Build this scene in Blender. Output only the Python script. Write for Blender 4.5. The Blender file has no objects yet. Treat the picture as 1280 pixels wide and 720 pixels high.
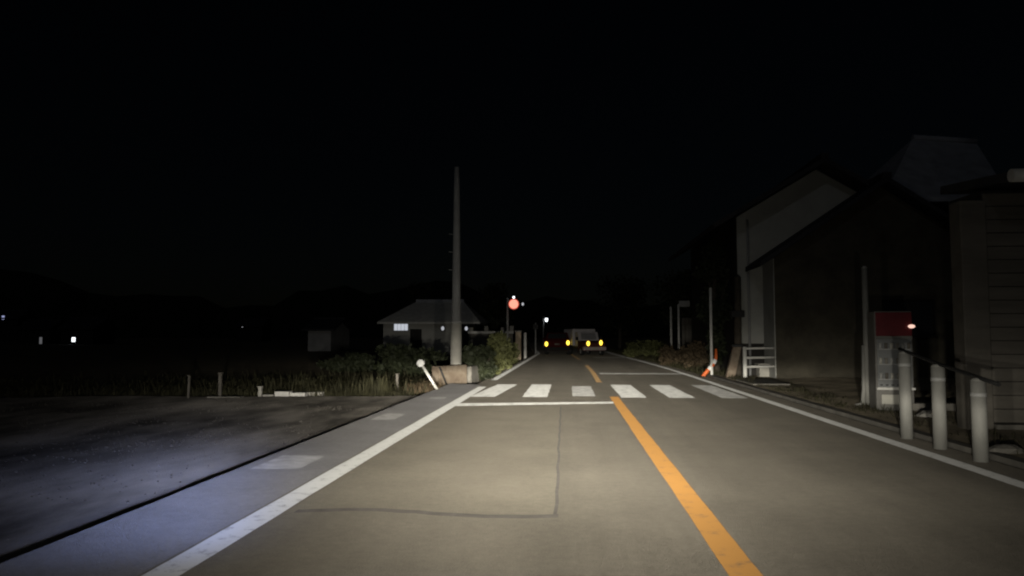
import bpy, bmesh, math, random
from mathutils import Vector, Matrix
random.seed(7)
R = math.radians
scene = bpy.context.scene
col = scene.collection

# ------------------------------------------------------------------ camera
CAM_H = 1.27
FPX = 950.0
cam_d = bpy.data.cameras.new('camera')
cam_d.lens = FPX / 1280 * 36.0
cam_d.sensor_width = 36.0
cam_d.clip_start = 0.05
cam_d.clip_end = 5000
cam = bpy.data.objects.new('camera', cam_d)
cam.location = (0, 0, CAM_H)
cam.rotation_euler = (R(90 + 3.61), 0, R(4.27))
col.objects.link(cam)
scene.camera = cam
CM = cam.rotation_euler.to_matrix()

def ray(px, py):
    return CM @ Vector(((px - 640) / FPX, (360 - py) / FPX, -1.0))
def at(px, py, Y):                       # point where the sight line meets the plane y = Y
    d = ray(px, py); k = Y / d.y
    return Vector((d.x * k, Y, CAM_H + d.z * k))
def gnd(px, py, z=0.0):                  # point where the sight line meets the ground
    d = ray(px, py); k = (z - CAM_H) / d.z
    return Vector((d.x * k, d.y * k, z))

# ------------------------------------------------------------------ sky, added roof light, exposure
world = bpy.data.worlds.new('World'); scene.world = world
world.use_nodes = True
wn = world.node_tree.nodes; wl = world.node_tree.links
sky = wn.new('ShaderNodeTexSky'); sky.sky_type = 'NISHITA'; sky.sun_disc = False
sky.sun_elevation = R(24); sky.sun_rotation = R(200)
bg = wn['Background']; bg.inputs['Strength'].default_value = 0.00020
wl.new(sky.outputs['Color'], bg.inputs['Color'])
roof_fill_d = bpy.data.lights.new('roof_fill', 'SUN'); roof_fill_d.energy = 0.03; roof_fill_d.angle = R(0.5)  # faint sun lamp added to lift the dark roofs, no actual moon
roof_fill_d.color = (0.85, 0.9, 1.0)
roof_fill = bpy.data.objects.new('roof_fill', roof_fill_d); col.objects.link(roof_fill)
roof_fill.rotation_euler = (R(62), 0, R(-20)); roof_fill.location = (0, 0, 60)
vs = scene.view_settings
vs.view_transform = 'Standard'; vs.look = 'None'; vs.exposure = 0.0; vs.gamma = 1.0
vs.use_curve_mapping = False
scene.cycles.filter_width = 2.1        # a slightly soft phone lens

# ------------------------------------------------------------------ small expression compiler for node maths
class X:
    def __init__(s, t, v): s.t, s.v = t, v
    def op(s, kind, *others, clamp=False):
        n = s.t.nodes.new('ShaderNodeMath'); n.operation = kind; n.use_clamp = clamp
        for i, q in enumerate((s,) + others):
            if isinstance(q, X):
                if isinstance(q.v, (int, float)): n.inputs[i].default_value = q.v
                else: s.t.links.new(q.v, n.inputs[i])
            else: n.inputs[i].default_value = q
        return X(s.t, n.outputs[0])
    def __add__(s, o): return s.op('ADD', o)
    def __sub__(s, o): return s.op('SUBTRACT', o)
    def __mul__(s, o): return s.op('MULTIPLY', o)
    def __truediv__(s, o): return s.op('DIVIDE', o)
    def pow(s, o): return s.op('POWER', o)
    def exp(s): return s.op('EXPONENT')
    def max(s, o): return s.op('MAXIMUM', o)
    def min(s, o): return s.op('MINIMUM', o)
    def gt(s, o): return s.op('GREATER_THAN', o)
    def sig(s, centre, width):           # rises from 0 to 1 about centre
        z = ((s - centre) * (-1.0 / width)).min(40.0).max(-40.0)
        return X(s.t, 1.0).op('DIVIDE', z.exp() + 1.0)

def beam_lamp(name, loc, energy, colour, pattern, radius=0.05):
    """A car lamp: a small source whose output depends on direction like a real reflector's beam."""
    d = bpy.data.lights.new(name, 'POINT'); d.energy = energy; d.color = colour
    d.shadow_soft_size = radius
    d.use_nodes = True
    t = d.node_tree; em = t.nodes['Emission']
    tc = t.nodes.new('ShaderNodeNewGeometry')
    sp = t.nodes.new('ShaderNodeSeparateXYZ'); t.links.new(tc.outputs['Incoming'], sp.inputs[0])
    x, y, z = (X(t, sp.outputs[i]) for i in range(3))
    az = x.op('ARCTAN2', y) * (180 / math.pi)
    el = z.op('ARCSINE') * (180 / math.pi)
    t.links.new(pattern(az, el, y).v, em.inputs['Strength'])
    o = bpy.data.objects.new(name, d); o.location = loc; col.objects.link(o)
    return o

def low_beam(az, el, y):
    near = az.sig(-2.0, 1.2) * -1.0 + 1.0                   # 1 towards the near-side verge, where the beam is kicked up
    dep = (el * -1.0).max(1.35) / 6.7
    fall = dep.pow(-1.2).min(dep.pow(-3.6))
    on = (el * -1.0).sig(1.0, 0.25)
    sg = dep.min(1.0) * 7.5 + 13.5
    u = az / (sg * (az.sig(6.0, 3.0) * -0.07 + 1.0)); c = (az + 2.0) / 9.0
    main = fall * on * (u * u * -1.0).exp() * ((c * c * -1.0).exp() * 0.65 + 1.5)
    g = (near * 0.65 + 0.42) * (el * -1.0).sig(-1.4, 0.35) * el.sig(-3.0, 0.6) * ((az * az) * (-1.0 / (21.0 * 21.0))).exp()
    up = el.max(0.0)
    spill = ((up * (-1.0 / 3.0)).exp() * 0.55 + near * (up * (-1.0 / 8.0)).exp() * 0.35 + 0.045) * el.sig(-3.0, 0.6)
    spill = spill * ((az * az) * (-1.0 / (25.0 * 25.0))).exp() + 0.012
    return (main + g + spill) * y.gt(0.05)

def corner_beam(az, el, y):
    a = az.sig(-29.0, 4.0) * (az * -1.0).sig(20.0, 2.0)
    e = el.sig(-9.0, 0.45) * (el * -1.0).sig(4.7, 0.5)
    dep = (el * -1.0).max(1.0) / 6.0
    return a * e * dep.pow(-2.2)

LAMP_Y = 0.75
beam_lamp('headlight', (-0.58, LAMP_Y, 0.70), 2850, (1.0, 0.945, 0.82), low_beam)
beam_lamp('headlight', (0.58, LAMP_Y, 0.70), 2850, (1.0, 0.945, 0.82), low_beam)
beam_lamp('cornering_light', (-0.66, LAMP_Y, 0.66), 6600, (0.36, 0.48, 1.0), corner_beam)

# ------------------------------------------------------------------ materials
def mat(name, c, rough=0.8, var=0.25, scale=3.0, bump=0.0, bscale=40.0, stretch=None, c2=None, spec=0.3, metal=0.0, detail=6, drough=0.0, ramp=(0.28, 0.72)):
    m = bpy.data.materials.new(name); m.use_nodes = True
    t = m.node_tree; b = t.nodes['Principled BSDF']
    b.inputs['Diffuse Roughness'].default_value = drough
    b.inputs['Roughness'].default_value = rough
    b.inputs['Specular IOR Level'].default_value = spec
    b.inputs['Metallic'].default_value = metal
    g = t.nodes.new('ShaderNodeNewGeometry')
    mp = t.nodes.new('ShaderNodeMapping')
    if stretch: mp.inputs['Scale'].default_value = stretch
    t.links.new(g.outputs['Position'], mp.inputs[0])
    n = t.nodes.new('ShaderNodeTexNoise'); n.inputs['Scale'].default_value = scale
    n.inputs['Detail'].default_value = detail; n.inputs['Roughness'].default_value = 0.65
    t.links.new(mp.outputs[0], n.inputs['Vector'])
    r = t.nodes.new('ShaderNodeValToRGB')
    r.color_ramp.elements[0].position = ramp[0]; r.color_ramp.elements[1].position = ramp[1]
    lo = [max(0, v * (1 - var)) for v in c] if c2 is None else c2
    hi = [min(1, v * (1 + var)) for v in c]
    r.color_ramp.elements[0].color = (*lo, 1); r.color_ramp.elements[1].color = (*hi, 1)
    t.links.new(n.outputs['Fac'], r.inputs[0])
    t.links.new(r.outputs[0], b.inputs['Base Color'])
    if bump > 0:
        n2 = t.nodes.new('ShaderNodeTexNoise'); n2.inputs['Scale'].default_value = bscale
        n2.inputs['Detail'].default_value = 4
        t.links.new(g.outputs['Position'], n2.inputs['Vector'])
        bp = t.nodes.new('ShaderNodeBump'); bp.inputs['Strength'].default_value = bump
        bp.inputs['Distance'].default_value = 0.01
        t.links.new(n2.outputs['Fac'], bp.inputs['Height'])
        t.links.new(bp.outputs[0], b.inputs['Normal'])
    return m

def glow(name, c, s, base=(0.4, 0.4, 0.4)):
    m = bpy.data.materials.new(name); m.use_nodes = True
    b = m.node_tree.nodes['Principled BSDF']
    b.inputs['Base Color'].default_value = (*base, 1)
    b.inputs['Emission Color'].default_value = (*c, 1)
    b.inputs['Emission Strength'].default_value = s
    return m

def asphalt(name, base, track=True):
    m = bpy.data.materials.new(name); m.use_nodes = True
    t = m.node_tree; b = t.nodes['Principled BSDF']
    b.inputs['Diffuse Roughness'].default_value = 1.0; b.inputs['Roughness'].default_value = 0.85; b.inputs['Specular IOR Level'].default_value = 0.25
    g = t.nodes.new('ShaderNodeNewGeometry')
    def noise(sc, st=(1, 1, 1), det=5, ro=0.6):
        mp = t.nodes.new('ShaderNodeMapping'); mp.inputs['Scale'].default_value = st
        t.links.new(g.outputs['Position'], mp.inputs[0])
        n = t.nodes.new('ShaderNodeTexNoise'); n.inputs['Scale'].default_value = sc
        n.inputs['Detail'].default_value = det; n.inputs['Roughness'].default_value = ro
        t.links.new(mp.outputs[0], n.inputs['Vector']); return X(t, n.outputs['Fac'])
    f = noise(70, det=4, ro=.8) * 0.8 + noise(14, det=5, ro=.75) * 0.6 + noise(1.1, det=6) * 0.6 + 0.0
    if track:
        f = f * (noise(1.6, (1, 0.05, 1)) * 0.7 + 0.65)
    mx = t.nodes.new('ShaderNodeMix'); mx.data_type = 'RGBA'; mx.blend_type = 'MULTIPLY'
    mx.inputs[0].default_value = 1.0
    mx.inputs[6].default_value = (*base, 1)
    cb = t.nodes.new('ShaderNodeCombineXYZ')
    for i in range(3): t.links.new(f.v, cb.inputs[i])
    t.links.new(cb.outputs[0], mx.inputs[7])
    t.links.new(mx.outputs[2], b.inputs['Base Color'])
    bp = t.nodes.new('ShaderNodeBump'); bp.inputs['Strength'].default_value = 0.5; bp.inputs['Distance'].default_value = 0.006
    v = t.nodes.new('ShaderNodeTexVoronoi'); v.inputs['Scale'].default_value = 110
    t.links.new(g.outputs['Position'], v.inputs['Vector'])
    t.links.new(v.outputs['Distance'], bp.inputs['Height']); t.links.new(bp.outputs[0], b.inputs['Normal'])
    return m

def paint(name, c, wear, wscale=9.0):
    """Road paint worn through to asphalt in patches."""
    m = bpy.data.materials.new(name); m.use_nodes = True
    t = m.node_tree; b = t.nodes['Principled BSDF']; b.inputs['Roughness'].default_value = 0.7; b.inputs['Diffuse Roughness'].default_value = 1.0
    b.inputs['Specular IOR Level'].default_value = 0.3
    g = t.nodes.new('ShaderNodeNewGeometry')
    n = t.nodes.new('ShaderNodeTexNoise'); n.inputs['Scale'].default_value = wscale; n.inputs['Detail'].default_value = 8
    n.inputs['Roughness'].default_value = 0.75
    t.links.new(g.outputs['Position'], n.inputs['Vector'])
    r = t.nodes.new('ShaderNodeValToRGB'); e = r.color_ramp.elements
    e[0].position = 0.30 + wear * 0.12; e[1].position = 0.42 + wear * 0.2
    e[0].color = (*[v * 0.45 + 0.03 for v in c], 1); e[1].color = (*c, 1)
    t.links.new(n.outputs['Fac'], r.inputs[0]); t.links.new(r.outputs[0], b.inputs['Base Color'])
    return m

M = {}
M['asphalt'] = asphalt('asphalt', (0.134, 0.121, 0.100))
M['asphalt_new'] = asphalt('newer_asphalt', (0.145, 0.131, 0.106), track=False)
M['shoulder'] = asphalt('shoulder_asphalt', (0.17, 0.165, 0.165), track=False)
M['lot'] = mat('lot_gravelly_concrete', (0.14, 0.127, 0.11), 0.9, 0.75, 0.6, 0.6, 60, stretch=(1, 0.4, 1), drough=1.0, ramp=(0.40, 0.66), detail=9)
M['gravel'] = mat('gravel_stone', (0.08, 0.072, 0.062), 0.9, 0.5, 9, drough=1.0)
M['soil'] = mat('soil', (0.05, 0.042, 0.028), 0.95, 0.5, 1.2, 0.8, 14, drough=1.0)
M['yard'] = mat('yard_packed_earth', (0.10, 0.085, 0.06), 0.95, 0.55, 1.6, 0.8, 25, drough=1.0)
M['tar'] = mat('tar', (0.075, 0.07, 0.063), 0.8, 0.3, 8, drough=1.0)
M['edge_paint'] = paint('dirty_white_paint', (0.42, 0.42, 0.41), 0.3)
M['white_paint'] = paint('white_paint', (0.45, 0.45, 0.435), 0.55, 6)
M['white_paint_worn'] = paint('worn_white_paint', (0.42, 0.415, 0.40), 1.25, 4)
M['yellow_paint'] = paint('yellow_paint', (0.31, 0.158, 0.046), 0.2, 6)
M['yellow_worn'] = paint('worn_yellow_paint', (0.36, 0.22, 0.09), 1.0, 5)
M['concrete'] = mat('concrete', (0.34, 0.325, 0.29), 0.85, 0.22, 2.5, 0.5, 35)
M['concrete_dark'] = mat('dark_concrete', (0.17, 0.16, 0.14), 0.9, 0.35, 2.0, 0.5, 35)
M['concrete_brown'] = mat('stained_concrete', (0.17, 0.14, 0.105), 0.9, 0.38, 4.0, 0.6, 30, c2=(0.10, 0.07, 0.05))
M['beige_render'] = mat('beige_render', (0.5, 0.40, 0.29), 0.9, 0.2, 3, 0.3, 25)
M['patch'] = mat('pale_concrete_patch', (0.24, 0.235, 0.23), 0.9, 0.3, 5, 0.4, 40, drough=1.0)
M['white_metal'] = mat('white_painted_steel', (0.5, 0.49, 0.46), 0.6, 0.15, 6)
M['rail_white'] = mat('white_rail_enamel', (0.62, 0.61, 0.57), 0.6, 0.15, 6)
M['grey_metal'] = mat('grey_steel', (0.30, 0.30, 0.29), 0.5, 0.15, 5)
M['dark_metal'] = mat('dark_steel', (0.02, 0.02, 0.02), 0.6, 0.2, 5)
M['post_paint'] = mat('greyed_white_post', (0.21, 0.207, 0.19), 0.7, 0.25, 5, stretch=(1, 1, 0.3))
M['orange'] = mat('orange_plastic', (0.62, 0.13, 0.03), 0.5, 0.2, 6)
M['reflector'] = mat('reflector_white', (0.8, 0.8, 0.78), 0.3, 0.05, 6)
M['plaster'] = mat('pale_plaster', (0.34, 0.34, 0.315), 0.9, 0.14, 1.2, 0.3, 20)
M['white_plaster'] = mat('white_plaster', (0.36, 0.355, 0.33), 0.9, 0.1, 1.2, 0.3, 20)
M['plaster_grey'] = mat('grey_plaster', (0.26, 0.26, 0.26), 0.9, 0.2, 1.2, 0.3, 20)
M['base_board'] = mat('brown_mortar', (0.062, 0.055, 0.040), 0.9, 0.4, 1.6, 0.5, 25)
M['dark_wood'] = mat('dark_timber', (0.022, 0.02, 0.018), 0.85, 0.4, 3, 0.4, 18, stretch=(1, 1, 0.15))
M['board'] = mat('weathered_board', (0.11, 0.10, 0.085), 0.85, 0.35, 3, 0.4, 18, stretch=(0.15, 1, 1))
M['roof_dark'] = mat('dark_roof_tile', (0.03, 0.03, 0.033), 0.75, 0.3, 3)
M['roof_grey'] = mat('grey_roof_tile', (0.36, 0.37, 0.40), 0.7, 0.25, 2)
M['roof_pale'] = mat('pale_metal_roof', (0.6, 0.59, 0.55), 0.8, 0.2, 2)
M['glass_dark'] = mat('dark_glass', (0.03, 0.033, 0.036), 0.15, 0.1, 2, spec=0.5)
M['glass_grey'] = mat('dusty_display_glass', (0.16, 0.165, 0.165), 0.35, 0.2, 3, spec=0.5)
M['red_panel'] = mat('dull_red_enamel', (0.10, 0.008, 0.012), 0.5, 0.2, 4)
M['pale_panel'] = mat('pale_enamel', (0.36, 0.35, 0.31), 0.5, 0.15, 4)
M['grey_enamel'] = mat('grey_enamel', (0.13, 0.125, 0.115), 0.6, 0.2, 4)
M['leaf'] = mat('leaf_green', (0.10, 0.105, 0.04), 0.7, 0.5, 5)
M['leaf_dark'] = mat('dark_leaf_green', (0.022, 0.027, 0.012), 0.7, 0.5, 3)
M['leaf_dry'] = mat('dry_brown_leaf', (0.085, 0.062, 0.036), 0.8, 0.5, 5)
M['grass'] = mat('dull_grass', (0.036, 0.034, 0.016), 0.8, 0.6, 1.5)
M['bark'] = mat('bark', (0.06, 0.05, 0.038), 0.9, 0.4, 8, 0.8, 30)
M['forest'] = mat('far_forest', (0.02, 0.025, 0.015), 0.95, 0.4, 0.05)
M['car_red'] = mat('dark_red_car_paint', (0.06, 0.008, 0.008), 0.8, 0.1, 3, spec=0.1)
M['hood_lamp_tint'] = mat('dark_hood_red_lamp_tint', (0.10, 0.035, 0.032), 0.8, 0.1, 3, spec=0.1)  # dark hood with the red tint of the lamps put into its colour
M['box_white'] = mat('dusty_white_box', (0.55, 0.52, 0.52), 0.6, 0.12, 3)
M['bumper'] = mat('pinkish_grey_bumper', (0.40, 0.33, 0.31), 0.6, 0.15, 3)
M['rubber'] = mat('black_rubber', (0.012, 0.012, 0.012), 0.8, 0.2, 6)
M['amber'] = glow('amber_lamp_lit', (1.0, 0.70, 0.05), 3.2)
M['amber_halo'] = glow('amber_lamp_halo', (0.9, 0.28, 0.01), 0.22)  # red-orange halo around the amber lamps, painted as a glowing rim
M['red_core'] = glow('red_lamp_lit', (1.0, 0.32, 0.22), 1.35)
M['red_halo'] = glow('red_lamp_halo', (0.9, 0.07, 0.03), 0.45)  # halo around the red lamp, painted as a glowing rim
M['white_lamp'] = glow('white_lamp_lit', (0.9, 0.95, 1.0), 3.0)
M['white_dim'] = glow('white_lamp_dim', (0.9, 0.92, 1.0), 0.45)
M['blue_lamp'] = glow('bluish_lamp_lit', (0.55, 0.6, 1.0), 0.6)
M['grey_window'] = glow('dim_window', (0.9, 0.9, 0.95), 0.10)
M['lit_window'] = glow('lit_window', (0.85, 0.9, 1.0), 0.55)
M['pink_lamp'] = glow('pinkish_lamp_lit', (1.0, 0.62, 0.5), 1.1)

# ------------------------------------------------------------------ mesh helpers
class MB:
    def __init__(s): s.v = []; s.f = []
    def add(s, vs, fs):
        k = len(s.v); s.v += [tuple(v) for v in vs]; s.f += [tuple(i + k for i in f) for f in fs]; return s
    def box(s, x0, x1, y0, y1, z0, z1, m=None):
        p = [Vector((x, y, z)) for z in (z0, z1) for y in (y0, y1) for x in (x0, x1)]
        if m is not None: p = [m @ q for q in p]
        return s.add(p, [(0, 2, 3, 1), (4, 5, 7, 6), (0, 1, 5, 4), (2, 6, 7, 3), (0, 4, 6, 2), (1, 3, 7, 5)])
    def quad(s, a, b, c, d): return s.add([a, b, c, d], [(0, 1, 2, 3)])
    def tube(s, pts, rads, n=12, cap=True):
        pts = [Vector(p) for p in pts]; rings = []
        for i, p in enumerate(pts):
            d = (pts[min(i + 1, len(pts) - 1)] - pts[max(i - 1, 0)]).normalized()
            u = d.cross(Vector((0, 1, 0))) if abs(d.y) < 0.9 else d.cross(Vector((1, 0, 0)))
            u.normalize(); w = d.cross(u)
            r = rads[i] if isinstance(rads, (list, tuple)) else rads
            rings.append([p + (u * math.cos(2 * math.pi * k / n) + w * math.sin(2 * math.pi * k / n)) * r for k in range(n)])
        vs = [q for rg in rings for q in rg]
        fs = [(i * n + k, i * n + (k + 1) % n, (i + 1) * n + (k + 1) % n, (i + 1) * n + k)
              for i in range(len(pts) - 1) for k in range(n)]
        if cap: fs += [tuple(range(n))[::-1], tuple((len(pts) - 1) * n + k for k in range(n))]
        return s.add(vs, fs)
    def prism(s, outline, axis, a, b):   # outline of 2D points pushed along an axis from a to b
        n = len(outline)
        def put(p, t): return {'x': (t, p[0], p[1]), 'y': (p[0], t, p[1]), 'z': (p[0], p[1], t)}[axis]
        vs = [put(p, a) for p in outline] + [put(p, b) for p in outline]
        return s.add(vs, [tuple(range(n)), tuple(range(n, 2 * n))[::-1]] + [(i, i + n, (i + 1) % n + n, (i + 1) % n) for i in range(n)])
    def disc(s, c, r, depth=0.02, n=20, ry=None):   # faces -y, slightly domed
        ry = ry or r
        vs = []
        for (k, off) in ((1.0, 0), (0.97, -depth * 0.6), (0.6, -depth)):
            vs += [(c[0] + r * k * math.cos(2 * math.pi * i / n), c[1] + off, c[2] + ry * k * math.sin(2 * math.pi * i / n)) for i in range(n)]
        fs = [(j * n + i, j * n + (i + 1) % n, (j + 1) * n + (i + 1) % n, (j + 1) * n + i) for j in range(2) for i in range(n)]
        fs += [tuple(2 * n + i for i in range(n)), tuple(range(n))[::-1]]
        return s.add(vs, fs)
    def build(s, name, m, parent=None, smooth=False, bevel=0.0):
        me = bpy.data.meshes.new(name); me.from_pydata(s.v, [], s.f)
        bm = bmesh.new(); bm.from_mesh(me)
        bmesh.ops.recalc_face_normals(bm, faces=bm.faces); bm.to_mesh(me); bm.free()
        me.materials.append(M[m] if isinstance(m, str) else m)
        if smooth:
            for p in me.polygons: p.use_smooth = len(p.vertices) == 4
        o = bpy.data.objects.new(name, me); col.objects.link(o)
        if parent: o.parent = parent
        if bevel:
            b = o.modifiers.new('bevel', 'BEVEL'); b.width = bevel; b.segments = 2; b.limit_method = 'ANGLE'
        return o

def tag(o, label, cat, group=None, kind=None):
    o['label'] = label; o['category'] = cat
    if group: o['group'] = group
    if kind: o['kind'] = kind
    return o
def thing(name, loc, label, cat, rz=0.0, group=None):
    o = bpy.data.objects.new(name, None); o.empty_display_size = 0.2
    o.location = loc; o.rotation_euler = (0, 0, rz); col.objects.link(o)
    return tag(o, label, cat, group)
def struct(o): o['kind'] = 'structure'; return o
def copy_tree(o, parent=None):
    c = o.copy(); col.objects.link(c); c.parent = parent
    for ch in list(o.children): copy_tree(ch, c)
    return c

# ------------------------------------------------------------------ setting: ground, road, markings
def sst(a, b, x):
    t = min(1, max(0, (x - a) / (b - a))); return t * t * (3 - 2 * t)
def bend(y): return -sst(26, 62, y) * 0.85 - max(0, y - 60) * 0.06       # the right side draws in, then the road turns left
def bend_left(y): return -max(0, y - 55) * 0.06
XL, XC, XR = -2.16, 0.93, 3.85

def ribbon(xa, xb, ya, yb, z, name, m, parent=None, fa=bend, fb=bend, step=1.0, jitter=0.0):
    n = max(1, int((yb - ya) / step)); b = MB(); vs = []
    for i in range(n + 1):
        y = ya + (yb - ya) * i / n
        vs += [(xa + fa(y) + random.uniform(-jitter, jitter), y, z), (xb + fb(y) + random.uniform(-jitter, jitter), y, z)]
    b.add(vs, [(2 * i, 2 * i + 1, 2 * i + 3, 2 * i + 2) for i in range(n)])
    return b.build(name, m, parent)

g = MB()
gx = [-1500, -400, -120, -40, -15, 0, 15, 40, 120, 400, 1500]
gy = [-200, -30, -5, 0, 10, 30, 60, 120, 300, 700, 2500]
g.add([(x, y, -0.16) for y in gy for x in gx],
      [(j * 11 + i, j * 11 + i + 1, (j + 1) * 11 + i + 1, (j + 1) * 11 + i) for j in range(10) for i in range(10)])
struct(g.build('ground', 'soil'))

road = MB(); n = 130; vs = []
for i in range(n + 1):
    y = -6 + i * 1.2
    vs += [(-2.42 + bend_left(y), y, 0), (4.30 + bend(y), y, 0), (-2.42 + bend_left(y), y, -0.2), (4.30 + bend(y), y, -0.2)]
road.add(vs, sum([[(4*i, 4*i+1, 4*i+5, 4*i+4), (4*i, 4*i+4, 4*i+6, 4*i+2), (4*i+1, 4*i+3, 4*i+7, 4*i+5)] for i in range(n)], []))
road = struct(road.build('road', 'asphalt'))

MZ = 0.004
ribbon(XL - 0.10, XL + 0.10, -4, 19.0, MZ, 'edge_line', 'edge_paint', road, bend_left, bend_left, 0.4, 0.004)
ribbon(XL - 0.09, XL + 0.09, 21.9, 70, MZ, 'edge_line', 'edge_paint', road, bend_left, bend_left, 0.6, 0.006)
ribbon(XR - 0.085, XR + 0.085, -4, 90, MZ, 'edge_line', 'edge_paint', road, bend, bend, 0.5, 0.005)
ribbon(XC - 0.09, XC + 0.09, -4, 16.1, MZ, 'centre_line', 'yellow_paint', road, bend, bend, 0.4, 0.004)
ribbon(XC - 0.10 - 0.08, XC + 0.05 - 0.08, 21.0, 33.0, MZ, 'centre_line', 'yellow_worn', road, bend, bend, 0.4, 0.01)
ribbon(XC - 0.12, XC + 0.03, 41.0, 80, MZ, 'centre_line', 'yellow_worn', road, bend, bend, 0.6, 0.01)
# stop lines, slightly askew as painted
b = MB(); xs = [XL + 0.10, -1.5, -0.8, -0.2, 0.3, XC - 0.09]
vs = []
for x in xs:
    f = (x - xs[0]) / (xs[-1] - xs[0])
    y0 = 13.75 + 0.75 * f; vs += [(x, y0, MZ), (x, y0 + 0.56 - 0.20 * f, MZ)]
b.add(vs, [(2*i, 2*i+2, 2*i+3, 2*i+1) for i in range(len(xs) - 1)]); b.build('stop_line', 'white_paint', road)
b = MB().box(XC + 0.1, XR - 0.1, 25.6, 26.3, MZ, MZ + 0.001); b.build('stop_line', 'white_paint_worn', road)
b = MB().box(XC + 0.5, XR - 0.5, 44.6, 46.0, MZ, MZ + 0.001); b.build('road_patch', 'patch', road)
for i, (px, sk) in enumerate([(620, .10), (673, 0), (728, 0), (783, 0), (836, 0), (893, 0)]):
    c = gnd(px, 488); w = 0.26; y0, y1 = 15.9, 20.0
    if i == 2: w, y0, y1 = 0.24, 16.2, 19.4
    b = MB(); vs = []
    for k in range(9):
        y = y0 + (y1 - y0) * k / 8
        j = random.uniform(-0.012, 0.012)
        vs += [(c.x - w + j + (sk * (1 - k / 4) * -1), y, MZ), (c.x + w + j - sk * (1 - k / 4), y, MZ)]
    b.add(vs, [(2*k, 2*k+1, 2*k+3, 2*k+2) for k in range(8)])
    b.build('crosswalk_stripe', 'white_paint_worn' if i in (2, 5) else 'white_paint', road)
# the old trench reinstatement: newer, slightly paler asphalt, edged with tar seams
b = MB(); b.quad((-2.04, 5.5, .002), (-.11, 5.5, .002), (-.15, 13.72, .002), (-2.04, 13.72, .002)).build('asphalt_patch', 'asphalt_new', road)
b = MB(); vs = []
for k in range(22):
    y = 5.5 + 8.3 * k / 21; x = -0.10 - 0.05 * k / 21 + random.uniform(-.008, .008)
    vs += [(x - 0.013, y, 0.003), (x + 0.013, y, 0.003)]
b.add(vs, [(2*k, 2*k+1, 2*k+3, 2*k+2) for k in range(21)]); b.build('tar_seam', 'tar', road)
b = MB(); vs = []
for k in range(16):
    x = -1.98 + 1.9 * k / 15; y = 5.48 + 0.07 * math.sin(k * .4) + random.uniform(-.012, .012)
    vs += [(x, y - 0.05, 0.003), (x, y + 0.05, 0.003)]
b.add(vs, [(2*k, 2*k+2, 2*k+3, 2*k+1) for k in range(15)]); b.build('tar_seam', 'tar', road)

# left shoulder strip with its raised edge, and the lot beyond it
sh = MB(); vs = []; n = 60
for i in range(n + 1):
    y = -6 + i * 25.8 / n; j = random.uniform(-.006, .006)
    vs += [(-3.10 + j, y, 0.03), (-2.28, y, 0.005), (-3.10 + j, y, -0.25)]
sh.add(vs, sum([[(3*i, 3*i+1, 3*i+4, 3*i+3), (3*i, 3*i+3, 3*i+5, 3*i+2)] for i in range(n)], []))
sh = struct(sh.build('pavement', 'shoulder'))
for (x0, x1, y0, y1) in ((-2.95, -2.62, 11.2, 12.2), (-2.98, -2.55, 7.0, 7.9), (-2.8, -2.5, 15.0, 15.6)):
    zf = lambda x: 0.005 + (-2.28 - x) / 0.82 * 0.025 + 0.003
    MB().quad((x0, y0, zf(x0)), (x1, y0 + .1, zf(x1)), (x1, y1, zf(x1)), (x0, y1 - .08, zf(x0))).build('concrete_patch', 'patch', sh)
lot = MB(); nx, ny = 40, 46; vs = []
for j in range(ny + 1):
    for i in range(nx + 1):
        x = -3.08 - i * 16.0 / nx; y = -6 + j * (22.6 + 0.10 * (x + 3.17)) / ny
        z = -0.045 + 0.02 * math.sin(x * 1.3 + y * .7) * math.cos(y * 1.1 - x * .4) + random.uniform(-.006, .006)
        if i == 0: z = -0.035 + random.uniform(-.012, .012)
        vs.append((x, y, z))
lot.add(vs, [(j*(nx+1)+i, j*(nx+1)+i+1, (j+1)*(nx+1)+i+1, (j+1)*(nx+1)+i) for j in range(ny) for i in range(nx)])
struct(lot.build('gravel_lot', 'lot', smooth=True))

# loose gravel on the lot
gv = MB(); base = [(1, 0, 0), (-1, 0, 0), (0, 1, 0), (0, -1, 0), (0, 0, 1), (0, 0, -1)]
tri = [(0, 2, 4), (2, 1, 4), (1, 3, 4), (3, 0, 4), (2, 0, 5), (1, 2, 5), (3, 1, 5), (0, 3, 5)]
clumps = [(random.uniform(-11, -3.4), random.uniform(5, 16), random.uniform(.3, 1.1)) for _ in range(26)]
for _ in range(4200):
    if random.random() < .6:
        c = random.choice(clumps); x, y = random.gauss(c[0], c[2]), random.gauss(c[1], c[2])
    elif random.random() < .35: x, y = -3.14 - abs(random.gauss(0, .12)), random.uniform(3.5, 17)
    else: x, y = random.uniform(-13, -3.2), random.uniform(3.5, 16)
    if x > -3.13 or y > 16 or y < 2: continue
    r = random.uniform(.004, .013) * (1.8 if random.random() < .04 else 1)
    zz = -0.045 + 0.02 * math.sin(x * 1.3 + y * .7) * math.cos(y * 1.1 - x * .4)
    gv.add([(x + p[0] * r * random.uniform(.7, 1.5), y + p[1] * r * random.uniform(.7, 1.5), zz + p[2] * r * .8 + r * .2) for p in base], tri)
gv = gv.build('loose_gravel', 'gravel')
tag(gv, 'loose grey gravel scattered over the lot beside the pavement', 'gravel', kind='stuff')

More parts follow.
